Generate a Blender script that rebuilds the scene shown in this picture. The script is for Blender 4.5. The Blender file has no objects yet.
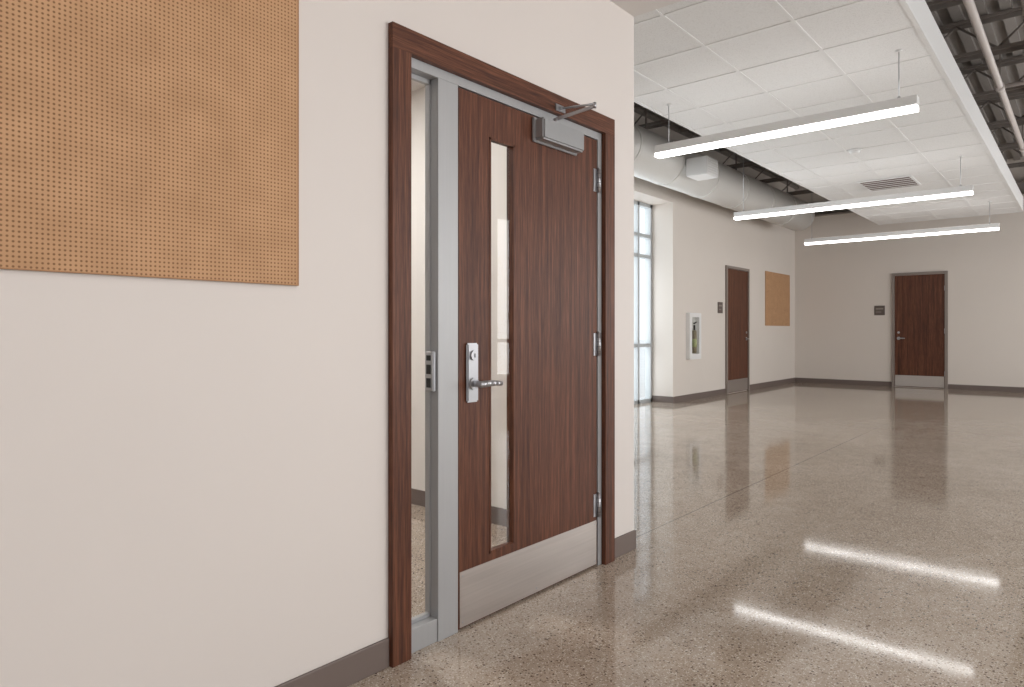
import bpy, bmesh, math
from mathutils import Vector, Matrix
S = bpy.context.scene
S.view_settings.view_transform = 'Standard'
S.view_settings.exposure = 0.0

# ------------------------------------------------------------ helpers
def srgb(r, g, b):
    def f(c):
        c /= 255.0
        return c/12.92 if c <= 0.04045 else ((c+0.055)/1.055)**2.4
    return (f(r), f(g), f(b), 1)

class NT:
    def __init__(s, name):
        s.m = bpy.data.materials.new(name); s.m.use_nodes = True
        s.t = s.m.node_tree; s.n = s.t.nodes; s.l = s.t.links
        s.b = s.n['Principled BSDF']; s.o = s.n['Material Output']
    def new(s, typ, **kw):
        n = s.n.new(typ)
        for k, v in kw.items(): setattr(n, k, v)
        return n
    def link(s, a, b): s.l.new(a, b)
    def math(s, op, a, b=None, clamp=False):
        n = s.new('ShaderNodeMath', operation=op, use_clamp=clamp)
        for i, v in enumerate((a, b)):
            if v is None: continue
            if isinstance(v, (int, float)): n.inputs[i].default_value = v
            else: s.link(v, n.inputs[i])
        return n.outputs[0]
    def coord(s, scale=(1, 1, 1)):
        c = s.new('ShaderNodeTexCoord'); m = s.new('ShaderNodeMapping')
        m.inputs['Scale'].default_value = scale
        s.link(c.outputs['Object'], m.inputs['Vector']); return m.outputs[0]
    def noise(s, vec, scale, detail=3, rough=0.5):
        n = s.new('ShaderNodeTexNoise')
        n.inputs['Scale'].default_value = scale; n.inputs['Detail'].default_value = detail
        n.inputs['Roughness'].default_value = rough
        s.link(vec, n.inputs['Vector']); return n.outputs['Fac']
    def ramp(s, fac, stops):
        r = s.new('ShaderNodeValToRGB'); e = r.color_ramp.elements
        while len(e) < len(stops): e.new(0.5)
        for i, (p, c) in enumerate(stops): e[i].position = p; e[i].color = c
        s.link(fac, r.inputs[0]); return r.outputs[0]
    def mix(s, fac, a, b):
        m = s.new('ShaderNodeMix', data_type='RGBA')
        for i, v in ((0, fac), (6, a), (7, b)):
            if isinstance(v, (tuple, float, int)): m.inputs[i].default_value = v
            else: s.link(v, m.inputs[i])
        return m.outputs[2]
    def bump(s, h, strength=0.2, dist=0.002):
        n = s.new('ShaderNodeBump'); n.inputs['Strength'].default_value = strength
        n.inputs['Distance'].default_value = dist
        s.link(h, n.inputs['Height']); s.link(n.outputs[0], s.b.inputs['Normal'])

def paint(name, col, rough=0.6, var=0.04, bump=0.1, bscale=250):
    m = NT(name); v = m.coord()
    n = m.noise(v, 1.3, 4)
    d = tuple(c*(1-var) for c in col[:3])+(1,)
    u = tuple(min(1, c*(1+var)) for c in col[:3])+(1,)
    m.link(m.ramp(n, [(0.3, d), (0.7, u)]), m.b.inputs['Base Color'])
    m.b.inputs['Roughness'].default_value = rough
    m.bump(m.noise(v, bscale, 2), bump, 0.001)
    return m.m

def metal(name, col, rough=0.35, brushed=(1, 1, 1), met=1.0, var=0.1, rv=0.15):
    m = NT(name); v = m.coord(brushed)
    n = m.noise(v, 60, 3)
    d = tuple(c*(1-var) for c in col[:3])+(1,)
    m.link(m.ramp(n, [(0.3, d), (0.7, col)]), m.b.inputs['Base Color'])
    m.b.inputs['Metallic'].default_value = met
    r = m.math('MULTIPLY_ADD', n, rv); r.node.inputs[2].default_value = rough-rv/2
    m.link(r, m.b.inputs['Roughness'])
    return m.m

def wood(name, scale, cd, cm, cl, rough=0.46):
    m = NT(name); v = m.coord(scale)
    big = m.noise(v, 1.0, 4, 0.6)
    v2 = m.coord(tuple(s*5 for s in scale)); fine = m.noise(v2, 1.3, 3, 0.7)
    f = m.math('ADD', m.math('MULTIPLY', big, 0.45), m.math('MULTIPLY', fine, 0.55))
    m.link(m.ramp(f, [(0.37, cd), (0.5, cm), (0.63, cl)]), m.b.inputs['Base Color'])
    m.b.inputs['Roughness'].default_value = rough
    m.b.inputs['Specular IOR Level'].default_value = 0.3
    m.bump(fine, 0.12, 0.0006)
    return m.m

def emis(name, col, st):
    m = NT(name)
    m.b.inputs['Base Color'].default_value = col
    m.b.inputs['Emission Color'].default_value = col
    m.b.inputs['Emission Strength'].default_value = st
    return m.m

def glass(name, tint=(0.985, 0.99, 0.985, 1)):
    # thin architectural glass: clear transmission + Schlick reflection
    m = NT(name)
    t = m.new('ShaderNodeBsdfTransparent'); t.inputs[0].default_value = tint
    g = m.new('ShaderNodeBsdfGlossy'); g.inputs['Roughness'].default_value = 0.01
    geo = m.new('ShaderNodeNewGeometry'); d = m.new('ShaderNodeVectorMath', operation='DOT_PRODUCT')
    m.link(geo.outputs['Incoming'], d.inputs[0]); m.link(geo.outputs['Normal'], d.inputs[1])
    k = m.math('SUBTRACT', 1.0, m.math('ABSOLUTE', d.outputs['Value']), True)
    f = m.math('MULTIPLY_ADD', m.math('POWER', k, 5.0), 0.9); f.node.inputs[2].default_value = 0.05
    mx = m.new('ShaderNodeMixShader')
    m.link(f, mx.inputs[0]); m.link(t.outputs[0], mx.inputs[1]); m.link(g.outputs[0], mx.inputs[2])
    m.link(mx.outputs[0], m.o.inputs['Surface'])
    return m.m

WHITE = (1, 1, 1, 1)
# ------------------------------------------------------------ materials
wall_m = paint('wall_paint_cream', (0.685, 0.632, 0.598, 1), 0.55, 0.012)
wall_far_m = paint('wall_paint_far', (0.69, 0.632, 0.58, 1), 0.6, 0.012)
office_m = paint('wall_paint_office', (0.80, 0.77, 0.735, 1), 0.6, 0.012)
base_m = paint('rubber_base', srgb(108, 95, 89), 0.5, 0.05)
ceil_m = paint('gypsum_ceiling', (0.74, 0.71, 0.69, 1), 0.8, 0.02)
trimw_m = paint('white_trim', (0.76, 0.755, 0.75, 1), 0.4, 0.01)
winfr_m = paint('window_frame_grey', (0.42, 0.44, 0.45, 1), 0.4, 0.01)
dark_m = paint('dark_structure', srgb(128, 120, 114), 0.6, 0.1)
deck_m = paint('deck_metal', srgb(146, 140, 135), 0.5, 0.1)
duct_m = metal('duct_galvanised', (0.70, 0.69, 0.67, 1), 0.5, (1, 1, 1), 0.1, 0.03, 0.05)
pipe_m = paint('pipe_paint', srgb(190, 182, 178), 0.4, 0.03)
alu_m = metal('aluminium_frame', (0.40, 0.40, 0.405, 1), 0.42, (1, 1, .05), 0.35, 0.04, 0.05)
steel_m = metal('brushed_steel', (0.53, 0.485, 0.455, 1), 0.34, (1, .03, 1.5), 0.88, 0.1, 0.1)
satin_m = metal('satin_chrome', (0.46, 0.46, 0.48, 1), 0.33, (1, 1, 1), 0.85, 0.02, 0.03)
black_m = paint('black_rubber', (0.02, 0.02, 0.02, 1), 0.5)
hm_m = paint('hollow_metal_taupe', srgb(134, 123, 116), 0.4, 0.02)
cd, cm_, cl = srgb(56, 31, 21), srgb(87, 50, 34), srgb(117, 74, 53)
wood_v = wood('walnut_vertical', (44, 44, 1.1), cd, cm_, cl)
wood_h = wood('walnut_horizontal', (44, 1.1, 44), cd, cm_, cl)
glass_m = glass('clear_glass')
sign_m = paint('sign_plastic', srgb(92, 80, 74), 0.4, 0.02)
signtxt_m = paint('sign_lettering', srgb(140, 130, 122), 0.5, 0.01)
lens_m = emis('lamp_lens', (1, 0.985, 0.965, 1), 8)
up_m = emis('lamp_uplight_lens', (1, 0.985, 0.965, 1), 2.0)
fill_panel_m = emis('troffer_lens', (1, 0.97, 0.955, 1), 5)  # glow of the fill panels added over the near hall
fill_panel_office_m = emis('troffer_lens_office', (1, 0.975, 0.95, 1), 17)  # stronger glow for the panels added to brighten the office

# pegboard
def pegboard_mat(name, hole=True):
    m = NT(name)
    c = m.new('ShaderNodeTexCoord'); sp = m.new('ShaderNodeSeparateXYZ')
    m.link(c.outputs['Object'], sp.inputs[0])
    s = 0.0112
    a = m.math('SUBTRACT', m.math('FRACT', m.math('DIVIDE', sp.outputs[1], s)), 0.5)
    b = m.math('SUBTRACT', m.math('FRACT', m.math('DIVIDE', sp.outputs[2], s)), 0.5)
    d = m.math('SQRT', m.math('ADD', m.math('MULTIPLY', a, a), m.math('MULTIPLY', b, b)))
    v = m.coord()
    basec = m.ramp(m.noise(v, 9, 5), [(0.3, srgb(182, 141, 103)), (0.7, srgb(195, 153, 114))])
    mask = m.ramp(d, [(0.15, (0, 0, 0, 1)), (0.32, WHITE)])
    m.link(m.mix(mask, srgb(128, 90, 60), basec), m.b.inputs['Base Color'])
    m.b.inputs['Roughness'].default_value = 0.75
    m.bump(mask, 0.3, 0.002)
    return m.m
peg_m = pegboard_mat('pegboard_hardboard')
pegedge_m = paint('pegboard_edge', srgb(168, 126, 90), 0.7)

# ceiling tile
m = NT('acoustic_tile'); v = m.coord()
n = m.noise(v, 140, 4, 0.7); 
m.link(m.ramp(n, [(0.33, (0.64, 0.63, 0.62, 1)), (0.48, (0.79, 0.785, 0.78, 1))]), m.b.inputs['Base Color'])
m.b.inputs['Roughness'].default_value = 0.9; m.bump(n, 0.3, 0.002)
tile_m = m.m

# floor
m = NT('polished_concrete'); v = m.coord()
big = m.noise(v, 0.8, 5, 0.6); med = m.noise(v, 7, 5, 0.65)
bb = m.math('ADD', m.math('MULTIPLY', big, 0.6), m.math('MULTIPLY', med, 0.4))
col = m.ramp(bb, [(0.35, srgb(160, 145, 130)), (0.5, srgb(179, 165, 150)), (0.66, srgb(198, 186, 172))])
def agg(scale, thr, rad, c, colr, feather=0.1):
    vo = m.new('ShaderNodeTexVoronoi'); vo.inputs['Scale'].default_value = scale
    m.link(v, vo.inputs['Vector'])
    sp = m.new('ShaderNodeSeparateColor'); m.link(vo.outputs['Color'], sp.inputs[0])
    pick = m.math('LESS_THAN', sp.outputs[0], thr)
    r = m.math('MULTIPLY', sp.outputs[1], rad)
    dot = m.math('LESS_THAN', vo.outputs['Distance'], m.math('ADD', r, rad*0.35))
    return m.mix(m.math('MULTIPLY', pick, dot), c, colr)
fineN = m.noise(v, 200, 3, 0.7)
col = m.mix(m.ramp(fineN, [(0.42, (0.5, 0.5, 0.5, 1)), (0.6, (0, 0, 0, 1))]), col, srgb(144, 126, 110))
col = agg(170, 0.38, 0.45, col, srgb(212, 202, 189))
col = agg(125, 0.34, 0.42, col, srgb(138, 118, 101))
col = agg(105, 0.20, 0.38, col, srgb(88, 70, 58))
col = agg(62, 0.07, 0.26, col, srgb(92, 72, 59))
c = m.new('ShaderNodeTexCoord'); sp = m.new('ShaderNodeSeparateXYZ'); m.link(c.outputs['Object'], sp.inputs[0])
jx = m.math('LESS_THAN', m.math('ABSOLUTE', m.math('ADD', sp.outputs[0], 0.09)), 0.004)
jy = m.math('LESS_THAN', m.math('ABSOLUTE', m.math('SUBTRACT', sp.outputs[1], 8.4)), 0.003)
j = m.math('MAXIMUM', jx, m.math('MULTIPLY', jy, 0.4))
col = m.mix(m.math('MULTIPLY', j, 0.7), col, srgb(104, 92, 84))
m.link(col, m.b.inputs['Base Color'])
rr = m.math('MULTIPLY_ADD', med, 0.07); rr.node.inputs[2].default_value = 0.035
m.link(rr, m.b.inputs['Roughness'])
m.b.inputs['IOR'].default_value = 1.5
floor_m = m.m

# ------------------------------------------------------------ mesh builder
class B:
    def __init__(s): s.bm = bmesh.new(); s.mats = []
    def mi(s, mat):
        if mat not in s.mats: s.mats.append(mat)
        return s.mats.index(mat)
    def box(s, x0, x1, y0, y1, z0, z1, mat, bev=0):
        k = s.mi(mat)
        tmp = bmesh.new(); bmesh.ops.create_cube(tmp, size=1)
        for v in tmp.verts:
            v.co = Vector(((x0+x1)/2+v.co.x*(x1-x0), (y0+y1)/2+v.co.y*(y1-y0), (z0+z1)/2+v.co.z*(z1-z0)))
        if bev: bmesh.ops.bevel(tmp, geom=tmp.edges[:], offset=bev, segments=2, affect='EDGES')
        s._merge(tmp, k)
    def quad(s, pts, mat):
        k = s.mi(mat); tmp = bmesh.new(); tmp.faces.new([tmp.verts.new(p) for p in pts]); s._merge(tmp, k)
    def _merge(s, tmp, k, smooth=False):
        for f in tmp.faces: f.material_index = k; f.smooth = smooth
        me = bpy.data.meshes.new('tmp'); tmp.to_mesh(me); tmp.free()
        s.bm.from_mesh(me); bpy.data.meshes.remove(me)
    def cyl(s, p0, p1, r, mat, seg=20, r2=None):
        k = s.mi(mat); p0 = Vector(p0); p1 = Vector(p1); d = p1-p0
        tmp = bmesh.new()
        bmesh.ops.create_cone(tmp, cap_ends=True, segments=seg, radius1=r, radius2=r if r2 is None else r2, depth=d.length)
        mt = Matrix.Translation((p0+p1)/2) @ d.to_track_quat('Z', 'Y').to_matrix().to_4x4()
        tmp.transform(mt)
        for f in tmp.faces: f.material_index = k; f.smooth = len(f.verts) == 4
        me = bpy.data.meshes.new('tmp'); tmp.to_mesh(me); tmp.free()
        s.bm.from_mesh(me); bpy.data.meshes.remove(me)
    def sph(s, c, r, mat, sc=(1, 1, 1)):
        k = s.mi(mat); tmp = bmesh.new()
        bmesh.ops.create_uvsphere(tmp, u_segments=20, v_segments=12, radius=r)
        for v in tmp.verts: v.co = Vector((v.co.x*sc[0]+c[0], v.co.y*sc[1]+c[1], v.co.z*sc[2]+c[2]))
        s._merge(tmp, k, True)
    def bar(s, p0, p1, w, h, mat):
        """rectangular bar between two points"""
        k = s.mi(mat); p0 = Vector(p0); p1 = Vector(p1); d = p1-p0
        tmp = bmesh.new(); bmesh.ops.create_cube(tmp, size=1)
        for v in tmp.verts: v.co = Vector((v.co.x*w, v.co.y*h, v.co.z*d.length))
        tmp.transform(Matrix.Translation((p0+p1)/2) @ d.to_track_quat('Z', 'Y').to_matrix().to_4x4())
        s._merge(tmp, k)
    def done(s, name, mat=None, bevel=0):
        me = bpy.data.meshes.new(name); s.bm.to_mesh(me); s.bm.free()
        for q in s.mats: me.materials.append(q)
        ob = bpy.data.objects.new(name, me); S.collection.objects.link(ob)
        if mat is not None: ob.matrix_world = mat
        if bevel:
            bv = ob.modifiers.new('bevel', 'BEVEL'); bv.width = bevel; bv.segments = 2
            bv.limit_method = 'ANGLE'; bv.angle_limit = math.radians(50)
        return ob

XL = -3.24     # far-left wall plane
YF = 15.88     # far end wall plane
XR = 5.2       # right wall plane
YB = -4.2      # wall behind the camera
ZD = 4.4       # roof deck
YE = 3.172     # end of the near wall

# ------------------------------------------------------------ shell
b = B(); b.box(XL-0.5, XR+0.2, YB-0.2, YF+0.2, -0.12, 0, floor_m); b.done('floor')
b = B(); b.box(-80, XL-0.5, -60, 80, -0.14, -0.04, paint('exterior_paving', (0.8, 0.8, 0.79, 1), 0.9)); b.done('ground_exterior')

# near wall (contains the door opening 1.58..2.88, head 2.13)
b = B()
b.box(-0.13, 0, YB, 1.585, 0, ZD, wall_m)
b.box(-0.13, 0, 2.872, YE, 0, ZD, wall_m)
b.box(-0.13, 0, 1.585, 2.872, 2.14, ZD, wall_m)
b.done('wall_left')
b = B(); b.box(-2.9, -0.13, 3.05, YE, 0, ZD, office_m); b.box(XL-0.4, -2.9, 3.05, YE, 0, ZD, office_m); b.done('wall_return')
b = B(); b.box(-2.9, -2.8, YB, 3.05, 0, ZD, office_m); b.done('wall_office')
# far-left wall with deep window recess
b = B()
b.box(XL-0.48, XL, YE, 5.6, 0, ZD, wall_far_m)
b.box(XL-0.48, XL, 9.98, YF, 0, ZD, wall_far_m)
b.box(XL-0.48, XL, 5.6, 9.98, 3.2, ZD, wall_far_m)
b.done('wall_window_side')
b = B(); b.box(XL-0.48, XR+0.2, YF, YF+0.2, 0, ZD, wall_far_m); b.done('wall_far')
# unseen right wall, tall window openings added to let light in
b = B()
ys = [YB, -2.6, 0.6, 2.6, 5.8, 8.0, 11.2, 12.0, 15.2, YF]
for i in range(0, 10, 2): b.box(XR, XR+0.2, ys[i], ys[i+1], 0, ZD, wall_m)
for i in range(1, 9, 2):
    b.box(XR, XR+0.2, ys[i], ys[i+1], 0, 0.4, wall_m); b.box(XR, XR+0.2, ys[i], ys[i+1], 3.0, ZD, wall_m)
b.done('wall_right')
b = B(); b.box(-2.9, XR+0.2, YB-0.2, YB, 0, ZD, wall_m); b.done('wall_back')

# windows
def window(name, x, y0, y1, z0, z1, ny, zs, fm):
    b = B(); w = 0.055
    b.box(x-0.05, x+0.05, y0, y0+w, z0, z1, fm); b.box(x-0.05, x+0.05, y1-w, y1, z0, z1, fm)
    for i in range(1, ny):
        y = y0+(y1-y0)*i/ny; b.box(x-0.05, x+0.05, y-w/2, y+w/2, z0, z1, fm)
    for z in zs: b.box(x-0.045, x+0.045, y0, y1, z-w/2, z+w/2, fm)
    b.box(x-0.05, x+0.05, y0, y1, z0, z0+w, fm); b.box(x-0.05, x+0.05, y0, y1, z1-w, z1, fm)
    b.quad([(x, y0, z0), (x, y1, z0), (x, y1, z1), (x, y0, z1)], glass_m)
    return b.done(name)
window('window_1', XL-0.42, 5.6, 9.98, 0, 3.2, 10, [0.92, 2.35, 2.68], winfr_m)
for i, k in enumerate((1, 3, 5, 7)):  # out-of-view windows, put in as a light source for the hall
    window('window_%d' % (i+2), XR+0.1, ys[k], ys[k+1], 0.4, 3.0, 3, [1.0], trimw_m)

# baseboards
b = B()
b.box(0, 0.01, YB, 1.514, 0, 0.1, base_m); b.box(0, 0.01, 2.943, YE+0.01, 0, 0.1, base_m); b.done('baseboard_left', bevel=0.003)
b = B(); b.box(-2.8, -0.13, 3.04, 3.05, 0, 0.1, base_m); b.box(-2.8, -2.79, YB, 3.04, 0, 0.1, base_m); b.done('baseboard_office')
b = B()
b.box(XL, XL+0.01, 9.98, 12.02, 0, 0.1, base_m); b.box(XL, XL+0.01, 13.11, YF, 0, 0.1, base_m)
b.box(XL, XL+0.01, YE, 5.6, 0, 0.1, base_m); b.box(XL-0.37, XL+0.01, 9.97, 9.98, 0, 0.1, base_m)
b.done('baseboard_window_side')
b = B(); b.box(XL+0.01, -1.29, YF-0.01, YF, 0, 0.1, base_m); b.box(-0.30, XR, YF-0.01, YF, 0, 0.1, base_m); b.done('baseboard_far')
b = B(); b.box(XR-0.01, XR, YB, YF-0.01, 0, 0.1, base_m); b.done('baseboard_right')

# near soffit ceiling + office ceiling
b = B(); b.box(0, XR, YB, YE, 2.81, 2.95, ceil_m); b.done('ceiling_near')
b = B(); b.box(-2.8, -0.13, YB, 3.05, 2.75, 2.85, ceil_m); b.done('ceiling_office')
# roof deck with ribs
b = B(); b.box(XL-0.5, XR+0.2, YB-0.2, YF+0.2, ZD, ZD+0.1, deck_m)
x = XL
while x < XR: b.box(x, x+0.09, YE, YF, ZD-0.05, ZD, deck_m); x += 0.2
b.done('ceiling_deck')

# suspended ceiling cloud
CX0, CX1, CY0, CY1, CZ = -1.2, 0.987, YE+0.02, 14.3, 3.15
b = B()
b.box(CX0+0.03, CX1-0.03, CY0+0.03, CY1-0.03, CZ+0.004, CZ+0.03, tile_m)
for a in ((CX0, CX0+0.03, CY0, CY1), (CX1-0.03, CX1, CY0, CY1), (CX0, CX1, CY0, CY0+0.03), (CX0, CX1, CY1-0.03, CY1)):
    b.box(a[0], a[1], a[2], a[3], CZ, CZ+0.24, trimw_m)
x = 0.377
while x > CX0: b.box(x-0.012, x+0.012, CY0, CY1, CZ, CZ+0.01, trimw_m); x -= 0.61
y = CY1-0.61
while y > CY0: b.box(CX0, CX1, y-0.012, y+0.012, CZ-0.0005, CZ+0.0095, trimw_m); y -= 0.61
b.done('ceiling_suspended_grid')

# steel joists
b = B()
y = 3.9
while y < 15.6:
    zt, zb = ZD-0.06, ZD-0.40
    for z in (zt, zb):
        b.box(XL+0.17, XR-0.01, y-0.05, y+0.05, z-0.03, z, dark_m)
        b.box(XL+0.17, XR-0.01, y-0.006, y+0.006, z-0.07, z, dark_m)
    x = XL+0.17; up = True
    while x < XR-0.37:
        b.cyl((x, y, zb if up else zt-0.03), (x+0.35, y, zt-0.03 if up else zb), 0.012, dark_m, 6)
        up = not up; x += 0.35
    y += 1.5
b.done('steel_joists')
b = B()
for (x0, x1, y0, y1) in ((XL+0.001, XL+0.16, YE+0.01, YF-0.001), (XL+0.16, XR-0.001, YF-0.16, YF-0.001)):
    b.box(x0, x1, y0, y1, 3.68, 3.70, dark_m); b.box(x0, x1, y0, y1, 3.90, 3.92, dark_m)
    if x1-x0 < 1: b.box(x0+0.07, x0+0.09, y0, y1, 3.70, 3.90, dark_m)
    else: b.box(x0, x1, y0+0.07, y0+0.09, 3.70, 3.90, dark_m)
b.done('steel_perimeter_beam')

# spiral duct
b = B(); zc = 3.46; rd = 0.30
b.cyl((-2.62, YE+0.3, zc), (-2.62, 14.2, zc), rd, duct_m, 40)
y = 3.9
while y < 14.2: b.cyl((-2.62, y-0.015, zc), (-2.62, y+0.015, zc), rd+0.008, duct_m, 40); y += 1.15
b.cyl((-2.62, 14.2, zc), (-2.62, 14.35, zc), rd, duct_m, 40, 0.2)
for y in (5, 8, 11, 13.5):
    b.bar((-2.62, y, zc+0.28), (-2.62, y, ZD-0.06), 0.02, 0.02, dark_m)
b.done('spiral_duct')
b = B()
b.box(-2.30, -2.00, 8.5, 8.86, 3.22, 3.46, trimw_m, 0.01)
for i in range(6): b.box(-2.002, -1.992, 8.53, 8.83, 3.25+i*0.032, 3.262+i*0.032, duct_m)
b.done('duct_register')
b = B()
b.cyl((-1.7, YE+0.1, 3.55), (-1.7, 15.7, 3.55), 0.05, pipe_m, 16)
b.cyl((-1.45, YE+0.1, 3.75), (-1.45, 15.7, 3.75), 0.03, pipe_m, 12)
for y in (6, 10, 14):
    b.bar((-1.7, y, 3.55), (-1.7, y, ZD-0.06), 0.012, 0.012, dark_m)
b.done('conduit_run')
b = B()
b.cyl((1.15, YE+0.1, 3.60), (1.15, 15.7, 3.60), 0.032, pipe_m, 16)
for y in (5.4, 8.4, 11.4, 14.4):
    b.cyl((1.15, y-0.05, 3.60), (1.15, y+0.05, 3.60), 0.043, pipe_m, 16)
    b.bar((1.15, y, 3.6), (1.15, y, ZD-0.471), 0.012, 0.012, dark_m)
    b.cyl((1.15, y, 3.60), (4.0, y, 3.60), 0.022, pipe_m, 12)
b.cyl((1.42, YE+0.1, 3.85), (1.42, 15.7, 3.85), 0.02, dark_m, 12)
b.cyl((1.7, YE+0.1, 3.75), (1.7, 15.7, 3.75), 0.06, dark_m, 16)
b.done('sprinkler_pipe')

# linear pendants
def pendant(x0, x1, y, zb=2.70):
    b = B(); c = (x0+x1)/2
    b.box(x0, x1, y-0.045, y+0.045, zb+0.03, zb+0.10, trimw_m, 0.004)
    b.box(x0+0.004, x1-0.004, y-0.043, y+0.043, zb, zb+0.03, lens_m)
    b.box(x0+0.02, x1-0.02, y-0.03, y+0.03, zb+0.10, zb+0.102, up_m)
    for x in (x0+0.12, x1-0.12):
        zt = CZ if CX0 < x < CX1 else ZD-0.48
        b.cyl((x, y, zb+0.09), (x, y, zt), 0.0035, satin_m, 8)
        b.cyl((x, y, zb+0.09), (x, y, zb+0.12), 0.01, satin_m, 12)
        b.cyl((x, y, zt-0.012), (x, y, zt), 0.022, trimw_m, 16)
    b.done('pendant_light')
pendant(-1.12, 0.92, 5.50)
pendant(-1.94, 0.83, 9.28)
pendant(-2.08, 0.78, 12.80)

# ceiling light panels, added to brighten the near hall and the office
def fill_panel(x, y, z, mt=None):
    b = B(); z -= 0.002
    b.box(x-0.6, x+0.6, y-0.3, y+0.3, z-0.012, z, trimw_m)
    b.box(x-0.57, x+0.57, y-0.27, y+0.27, z-0.014, z-0.011, mt or fill_panel_m)
    b.done('recessed_troffer')
fill_panel(2.4, -2.4, 2.81); fill_panel(2.4, 0.3, 2.81); fill_panel(2.4, 2.2, 2.81)  # added fill, out of view above and behind the camera
fill_panel(-1.5, 1.9, 2.75, fill_panel_office_m); fill_panel(-1.5, -0.6, 2.75, fill_panel_office_m)  # added fill for the room behind the door

# ceiling devices
b = B()
b.cyl((-0.144, 8.21, CZ-0.012), (-0.144, 8.21, CZ), 0.075, trimw_m, 28)
b.cyl((-0.144, 8.21, CZ-0.045), (-0.144, 8.21, CZ-0.012), 0.045, trimw_m, 28, 0.06)
b.done('smoke_detector')
b = B()
vx, vy = -0.23, 10.36
b.box(vx-0.32, vx+0.32, vy-0.36, vy+0.36, CZ-0.012, CZ-0.001, trimw_m)
bro = paint('grille_shadow', srgb(92, 64, 58), 0.6)  # reddish-brown colour of the grille itself
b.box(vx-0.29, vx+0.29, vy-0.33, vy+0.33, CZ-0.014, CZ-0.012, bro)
for i in range(5): b.box(vx-0.29, vx+0.29, vy-0.27+i*0.13, vy-0.245+i*0.13, CZ-0.018, CZ-0.013, trimw_m)
b.done('ceiling_air_vent')

# ------------------------------------------------------------ main door assembly
# wood casing
b = B()
y0, y1, zt = 1.515, 2.942, 2.207; cw = 0.085
b.box(-0.0, 0.025, y0, y0+cw, 0, zt-cw, wood_v); b.box(0, 0.025, y1-cw, y1, 0, zt-cw, wood_v)
b.box(0.0, 0.025, y0, y1, zt-cw, zt, wood_h)
# aluminium frame
iy0, iy1, iz = y0+cw, y1-cw, zt-cw
fb = -0.072
b.box(-0.13, 0.0, 1.585, iy0+0.012, 0, 2.14, alu_m)
b.box(-0.13, 0.0, iy1-0.03, 2.872, 0, 2.14, alu_m)
b.box(fb, 0.0, iy0+0.012, iy1-0.03, 2.087, 2.14, alu_m)
b.box(fb, 0.0, 1.752, 1.856, 0, 2.087, alu_m)
b.box(fb, -0.005, iy0+0.012, 1.752, 0, 0.085, alu_m)
# glazing stops around sidelight
xx = -0.049; gx = -0.060
b.box(xx-0.009, xx+0.009, iy0+0.012, iy0+0.020, 0.085, 2.087, alu_m)
b.box(xx-0.009, xx+0.009, 1.745, 1.752, 0.085, 2.087, alu_m)
b.box(xx-0.009, xx+0.009, iy0+0.012, 1.752, 0.085, 0.1, alu_m)
b.box(xx-0.009, xx+0.009, iy0+0.012, 1.752, 2.07, 2.087, alu_m)
b.quad([(gx, iy0+0.012, 0.085), (gx, 1.752, 0.085), (gx, 1.752, 2.087), (gx, iy0+0.012, 2.087)], glass_m)
# strike box on the mullion
b.box(-0.056, -0.010, 1.735, 1.752, 0.925, 1.075, satin_m, 0.003)
b.box(-0.046, -0.022, 1.7335, 1.736, 0.94, 0.975, black_m)
b.box(-0.046, -0.022, 1.7335, 1.736, 0.99, 1.025, black_m)
b.box(-0.046, -0.022, 1.7335, 1.736, 1.04, 1.06, black_m)
b.done('door_frame', bevel=0.002)

# door leaf
dy0, dy1, dz0, dz1 = 1.861, 2.820, 0.008, 2.082
ly0, ly1, lz0, lz1 = 2.036, 2.196, 0.255, 1.930
xf, xb = -0.003, -0.048
b = B()
b.box(xb, xf, dy0, ly0, dz0, dz1, wood_v); b.box(xb, xf, ly1, dy1, dz0, dz1, wood_v)
b.box(xb, xf, ly0, ly1, dz0, lz0, wood_v); b.box(xb, xf, ly0, ly1, lz1, dz1, wood_v)
# lite bead
t = 0.010
for (a, c_, d, e) in ((ly0, ly0+t, lz0, lz1), (ly1-t, ly1, lz0, lz1), (ly0, ly1, lz0, lz0+t), (ly0, ly1, lz1-t, lz1)):
    b.box(xf-0.018, xf+0.002, a, c_, d, e, wood_v)
b.quad([(-0.014, ly0+t, lz0+t), (-0.014, ly1-t, lz0+t), (-0.014, ly1-t, lz1-t), (-0.014, ly0+t, lz1-t)], glass_m)
# kick plate
b.box(xf, xf+0.002, dy0+0.006, dy1-0.006, 0.012, 0.225, steel_m)
for yy in (dy0+0.02, (dy0+dy1)/2, dy1-0.02):
    for zz in (0.03, 0.208): b.cyl((xf+0.001, yy, zz), (xf+0.0035, yy, zz), 0.004, satin_m, 10)
# hinges
for zz in (1.885, 1.085, 0.30):
    b.cyl((xf+0.011, dy1+0.003, zz-0.057), (xf+0.011, dy1+0.003, zz+0.057), 0.0085, satin_m, 14)
    for q in (-0.034, -0.011, 0.012, 0.035): b.cyl((xf+0.011, dy1+0.003, zz+q-0.001), (xf+0.011, dy1+0.003, zz+q+0.001), 0.0092, black_m, 14)
    b.cyl((xf+0.011, dy1+0.003, zz+0.057), (xf+0.011, dy1+0.003, zz+0.064), 0.0085, satin_m, 14, 0.003)
    b.box(xf, xf+0.003, dy1-0.03, dy1, zz-0.055, zz+0.055, satin_m)
    b.box(0.0, 0.003, dy1+0.004, dy1+0.03, zz-0.055, zz+0.055, satin_m)
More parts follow.
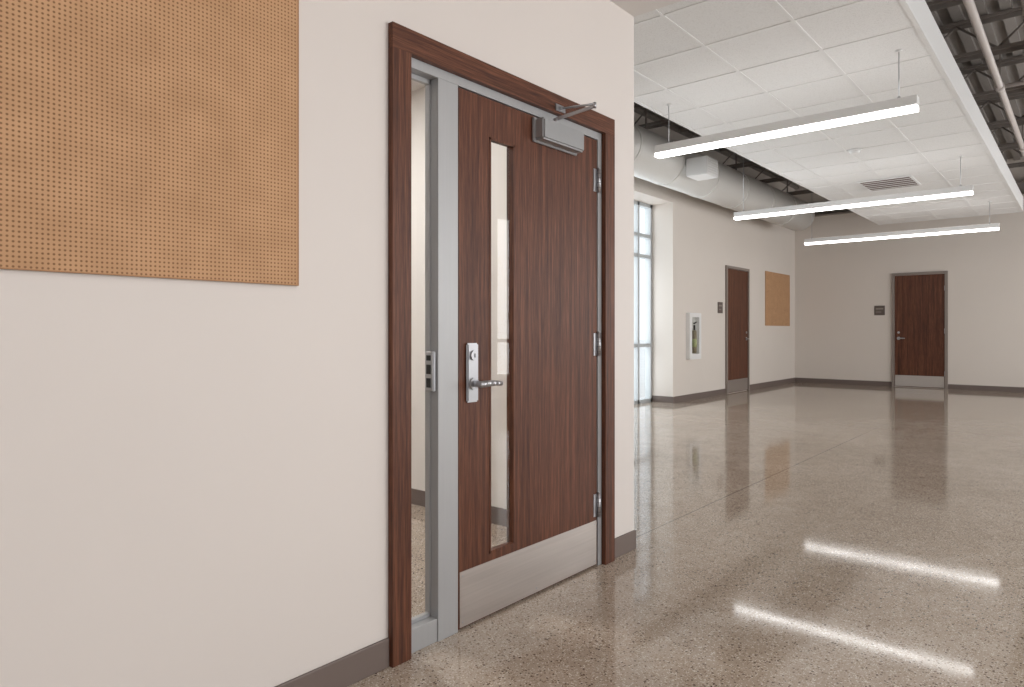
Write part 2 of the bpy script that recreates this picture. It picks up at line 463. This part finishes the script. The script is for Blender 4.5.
# escutcheon, cylinder and lever
b.box(xf, xf+0.014, 1.897, 1.962, 0.873, 1.103, satin_m, 0.006)
b.cyl((xf+0.012, 1.929, 1.055), (xf+0.022, 1.929, 1.055), 0.019, satin_m, 24)
b.box(xf+0.0215, xf+0.024, 1.9275, 1.9305, 1.047, 1.063, black_m)
b.cyl((xf+0.012, 1.929, 0.945), (xf+0.022, 1.929, 0.945), 0.024, satin_m, 24)
b.cyl((xf+0.02, 1.929, 0.945), (xf+0.062, 1.929, 0.945), 0.012, satin_m, 20)
# lever blade tapering to a returned tip
path = [(0.060, 1.922, 0.945, .013), (0.064, 1.945, 0.9465, .0125), (0.065, 1.975, 0.947, .0115), (0.063, 2.005, 0.9455, .011), (0.058, 2.032, 0.943, .0105), (0.048, 2.050, 0.942, .0095)]
for i in range(len(path)-1):
    p, q = path[i], path[i+1]
    b.cyl(p[:3], q[:3], p[3], satin_m, 18, q[3]); b.sph(p[:3], p[3], satin_m)
b.sph(path[-1][:3], path[-1][3], satin_m)
b.done('door_1')

# door closer
closer_m = metal('closer_cover', (0.37, 0.37, 0.375, 1), 0.4, (1, 1, 1), 0.5, 0.03, 0.04)
b = B()
b.box(xf+0.001, 0.060, 2.315, 2.625, 1.975, 2.068, closer_m, 0.008)
b.box(xf+0.001, 0.012, 2.307, 2.633, 1.969, 2.074, closer_m, 0.003)
b.cyl((0.03, 2.44, 2.06), (0.03, 2.44, 2.093), 0.011, satin_m, 16)
b.bar((0.03, 2.44, 2.09), (0.205, 2.485, 2.122), 0.006, 0.014, satin_m)
b.cyl((0.205, 2.485, 2.114), (0.205, 2.485, 2.138), 0.008, satin_m, 16)
b.cyl((0.205, 2.485, 2.132), (0.04, 2.47, 2.143), 0.005, satin_m, 12)
b.box(0.026, 0.032, 2.44, 2.51, 2.132, 2.160, satin_m)
b.cyl((0.032, 2.47, 2.145), (0.047, 2.47, 2.145), 0.008, satin_m, 14)
b.done('door_closer')

# pegboards
b = B(); b.box(0.0, 0.012, -0.06, 1.157, 1.29, 2.51, peg_m)
b.box(0.0, 0.0135, 1.157, 1.160, 1.29, 2.51, pegedge_m); b.box(0.0, 0.0135, -0.06, 1.16, 1.287, 1.290, pegedge_m)
b.done('pegboard_panel', Matrix.Translation((0.001, 0, 0)))
b = B(); b.box(0, 0.015, 14.02, 15.48, 1.26, 2.38, peg_m)
b.box(0, 0.017, 15.48, 15.485, 1.26, 2.38, pegedge_m); b.done('pegboard_panel', Matrix.Translation((XL+0.001, 0, 0)))

# far doors (local: x width, -y towards viewer)
def far_door(name, mat, lever_left=True, w=1.0, h=2.34):
    b = B(); f = 0.05
    b.box(-w/2, -w/2+f, -0.035, 0.0, 0, h, hm_m); b.box(w/2-f, w/2, -0.035, 0.0, 0, h, hm_m)
    b.box(-w/2+f, w/2-f, -0.035, 0.0, h-f, h, hm_m)
    b.box(-w/2+f+0.004, w/2-f-0.004, -0.015, -0.001, 0.01, h-f-0.004, wood_v)
    b.box(-w/2+f+0.01, w/2-f-0.01, -0.018, -0.015, 0.02, 0.245, steel_m)
    s = -1 if lever_left else 1; lx = s*(w/2-f-0.075)
    b.cyl((lx, -0.015, 1.0), (lx, -0.024, 1.0), 0.032, satin_m, 20)
    b.cyl((lx, -0.024, 1.0), (lx, -0.07, 1.0), 0.011, satin_m, 14)
    b.cyl((lx, -0.066, 1.0), (lx-s*0.12, -0.066, 1.0), 0.011, satin_m, 14)
    b.cyl((lx, -0.015, 1.12), (lx, -0.026, 1.12), 0.022, satin_m, 16)
    for z in (0.3, 1.15, 2.0): b.cyl((-s*(w/2-f), -0.025, z-0.05), (-s*(w/2-f), -0.025, z+0.05), 0.008, satin_m, 10)
    b.done(name, mat, 0.002)
far_door('door_2', Matrix.Translation((-0.797, YF, 0)), True, 0.985, 2.34)
far_door('door_3', Matrix.Translation((XL, 12.565, 0)) @ Matrix.Rotation(math.radians(90), 4, 'Z'), False, 1.09, 2.35)

# signs
def sign(mat):
    b = B(); b.box(-0.1, 0.1, -0.012, 0, -0.1, 0.1, sign_m, 0.003)
    b.box(-0.07, 0.07, -0.0135, -0.012, 0.02, 0.05, signtxt_m); b.box(-0.07, 0.03, -0.0135, -0.012, -0.04, -0.025, signtxt_m)
    b.done('room_sign', mat)
sign(Matrix.Translation((-1.52, YF, 1.58)))
sign(Matrix.Translation((XL, 11.79, 1.57)) @ Matrix.Rotation(math.radians(90), 4, 'Z'))

# extinguisher cabinet
b = B()
y0, y1, z0, z1 = 10.44, 10.87, 0.68, 1.45; x = XL
b.box(x, x+0.07, y0, y0+0.08, z0, z1, trimw_m); b.box(x, x+0.07, y1-0.08, y1, z0, z1, trimw_m)
b.box(x, x+0.07, y0+0.08, y1-0.08, z0, z0+0.09, trimw_m); b.box(x, x+0.07, y0+0.08, y1-0.08, z1-0.07, z1, trimw_m)
b.box(x, x+0.004, y0+0.08, y1-0.08, z0+0.09, z1-0.07, paint('cabinet_liner', (0.62, 0.62, 0.59, 1), 0.5))
red = paint('extinguisher_body', srgb(140, 130, 108), 0.35)
grn = paint('extinguisher_label', srgb(160, 166, 120), 0.5)
yc = (y0+y1)/2
b.cyl((x+0.045, yc, z0+0.10), (x+0.045, yc, z1-0.32), 0.04, red, 24); b.sph((x+0.045, yc, z1-0.32), 0.04, red)
b.cyl((x+0.045, yc, z0+0.2), (x+0.045, yc, z0+0.34), 0.041, grn, 24)
b.cyl((x+0.045, yc, z1-0.29), (x+0.045, yc, z1-0.2), 0.016, black_m, 12)
b.bar((x+0.045, yc-0.02, z1-0.18), (x+0.045, yc+0.08, z1-0.15), 0.015, 0.015, black_m)
xg = x+0.066
b.quad([(xg, y0+0.08, z0+0.09), (xg, y1-0.08, z0+0.09), (xg, y1-0.08, z1-0.07), (xg, y0+0.08, z1-0.07)], glass_m)
b.done('fire_extinguisher_cabinet')

# ------------------------------------------------------------ lights
def area(name, loc, rot, sx, sy, e, col=(1, 1, 1)):
    l = bpy.data.lights.new(name, 'AREA'); l.shape = 'RECTANGLE'; l.size = sx; l.size_y = sy
    l.energy = e; l.color = col
    o = bpy.data.objects.new(name, l); o.location = loc; o.rotation_euler = rot; S.collection.objects.link(o)
R = math.radians
area('daylight_window_1', (XL-0.9, 7.8, 1.7), (0, R(-90), 0), 3.4, 5.0, 180, (0.90, 0.96, 1.0))
for i, k in enumerate((1, 3, 5, 7)):  # fill lamps outside the added right-wall windows
    area('daylight_window_%d' % (i+2), (XR+0.5, (ys[k]+ys[k+1])/2, 1.7), (0, R(90), 0), 2.8, 3.4, 80 if k < 3 else 180, (1.0, 0.985, 0.975))

w = bpy.data.worlds.new('world'); S.world = w; w.use_nodes = True
w.node_tree.nodes['Background'].inputs[0].default_value = (0.88, 0.94, 1.0, 1)
w.node_tree.nodes['Background'].inputs[1].default_value = 1.3

# ------------------------------------------------------------ camera
cd_ = bpy.data.cameras.new('camera'); cam = bpy.data.objects.new('camera', cd_); S.collection.objects.link(cam)
cam.location = (1.84, 0, 1.15); cam.rotation_euler = (R(90), 0, R(40.24))
cd_.sensor_width = 36; cd_.lens = 24.01; cd_.shift_y = -12.5/1024; cd_.clip_start = 0.05
S.camera = cam
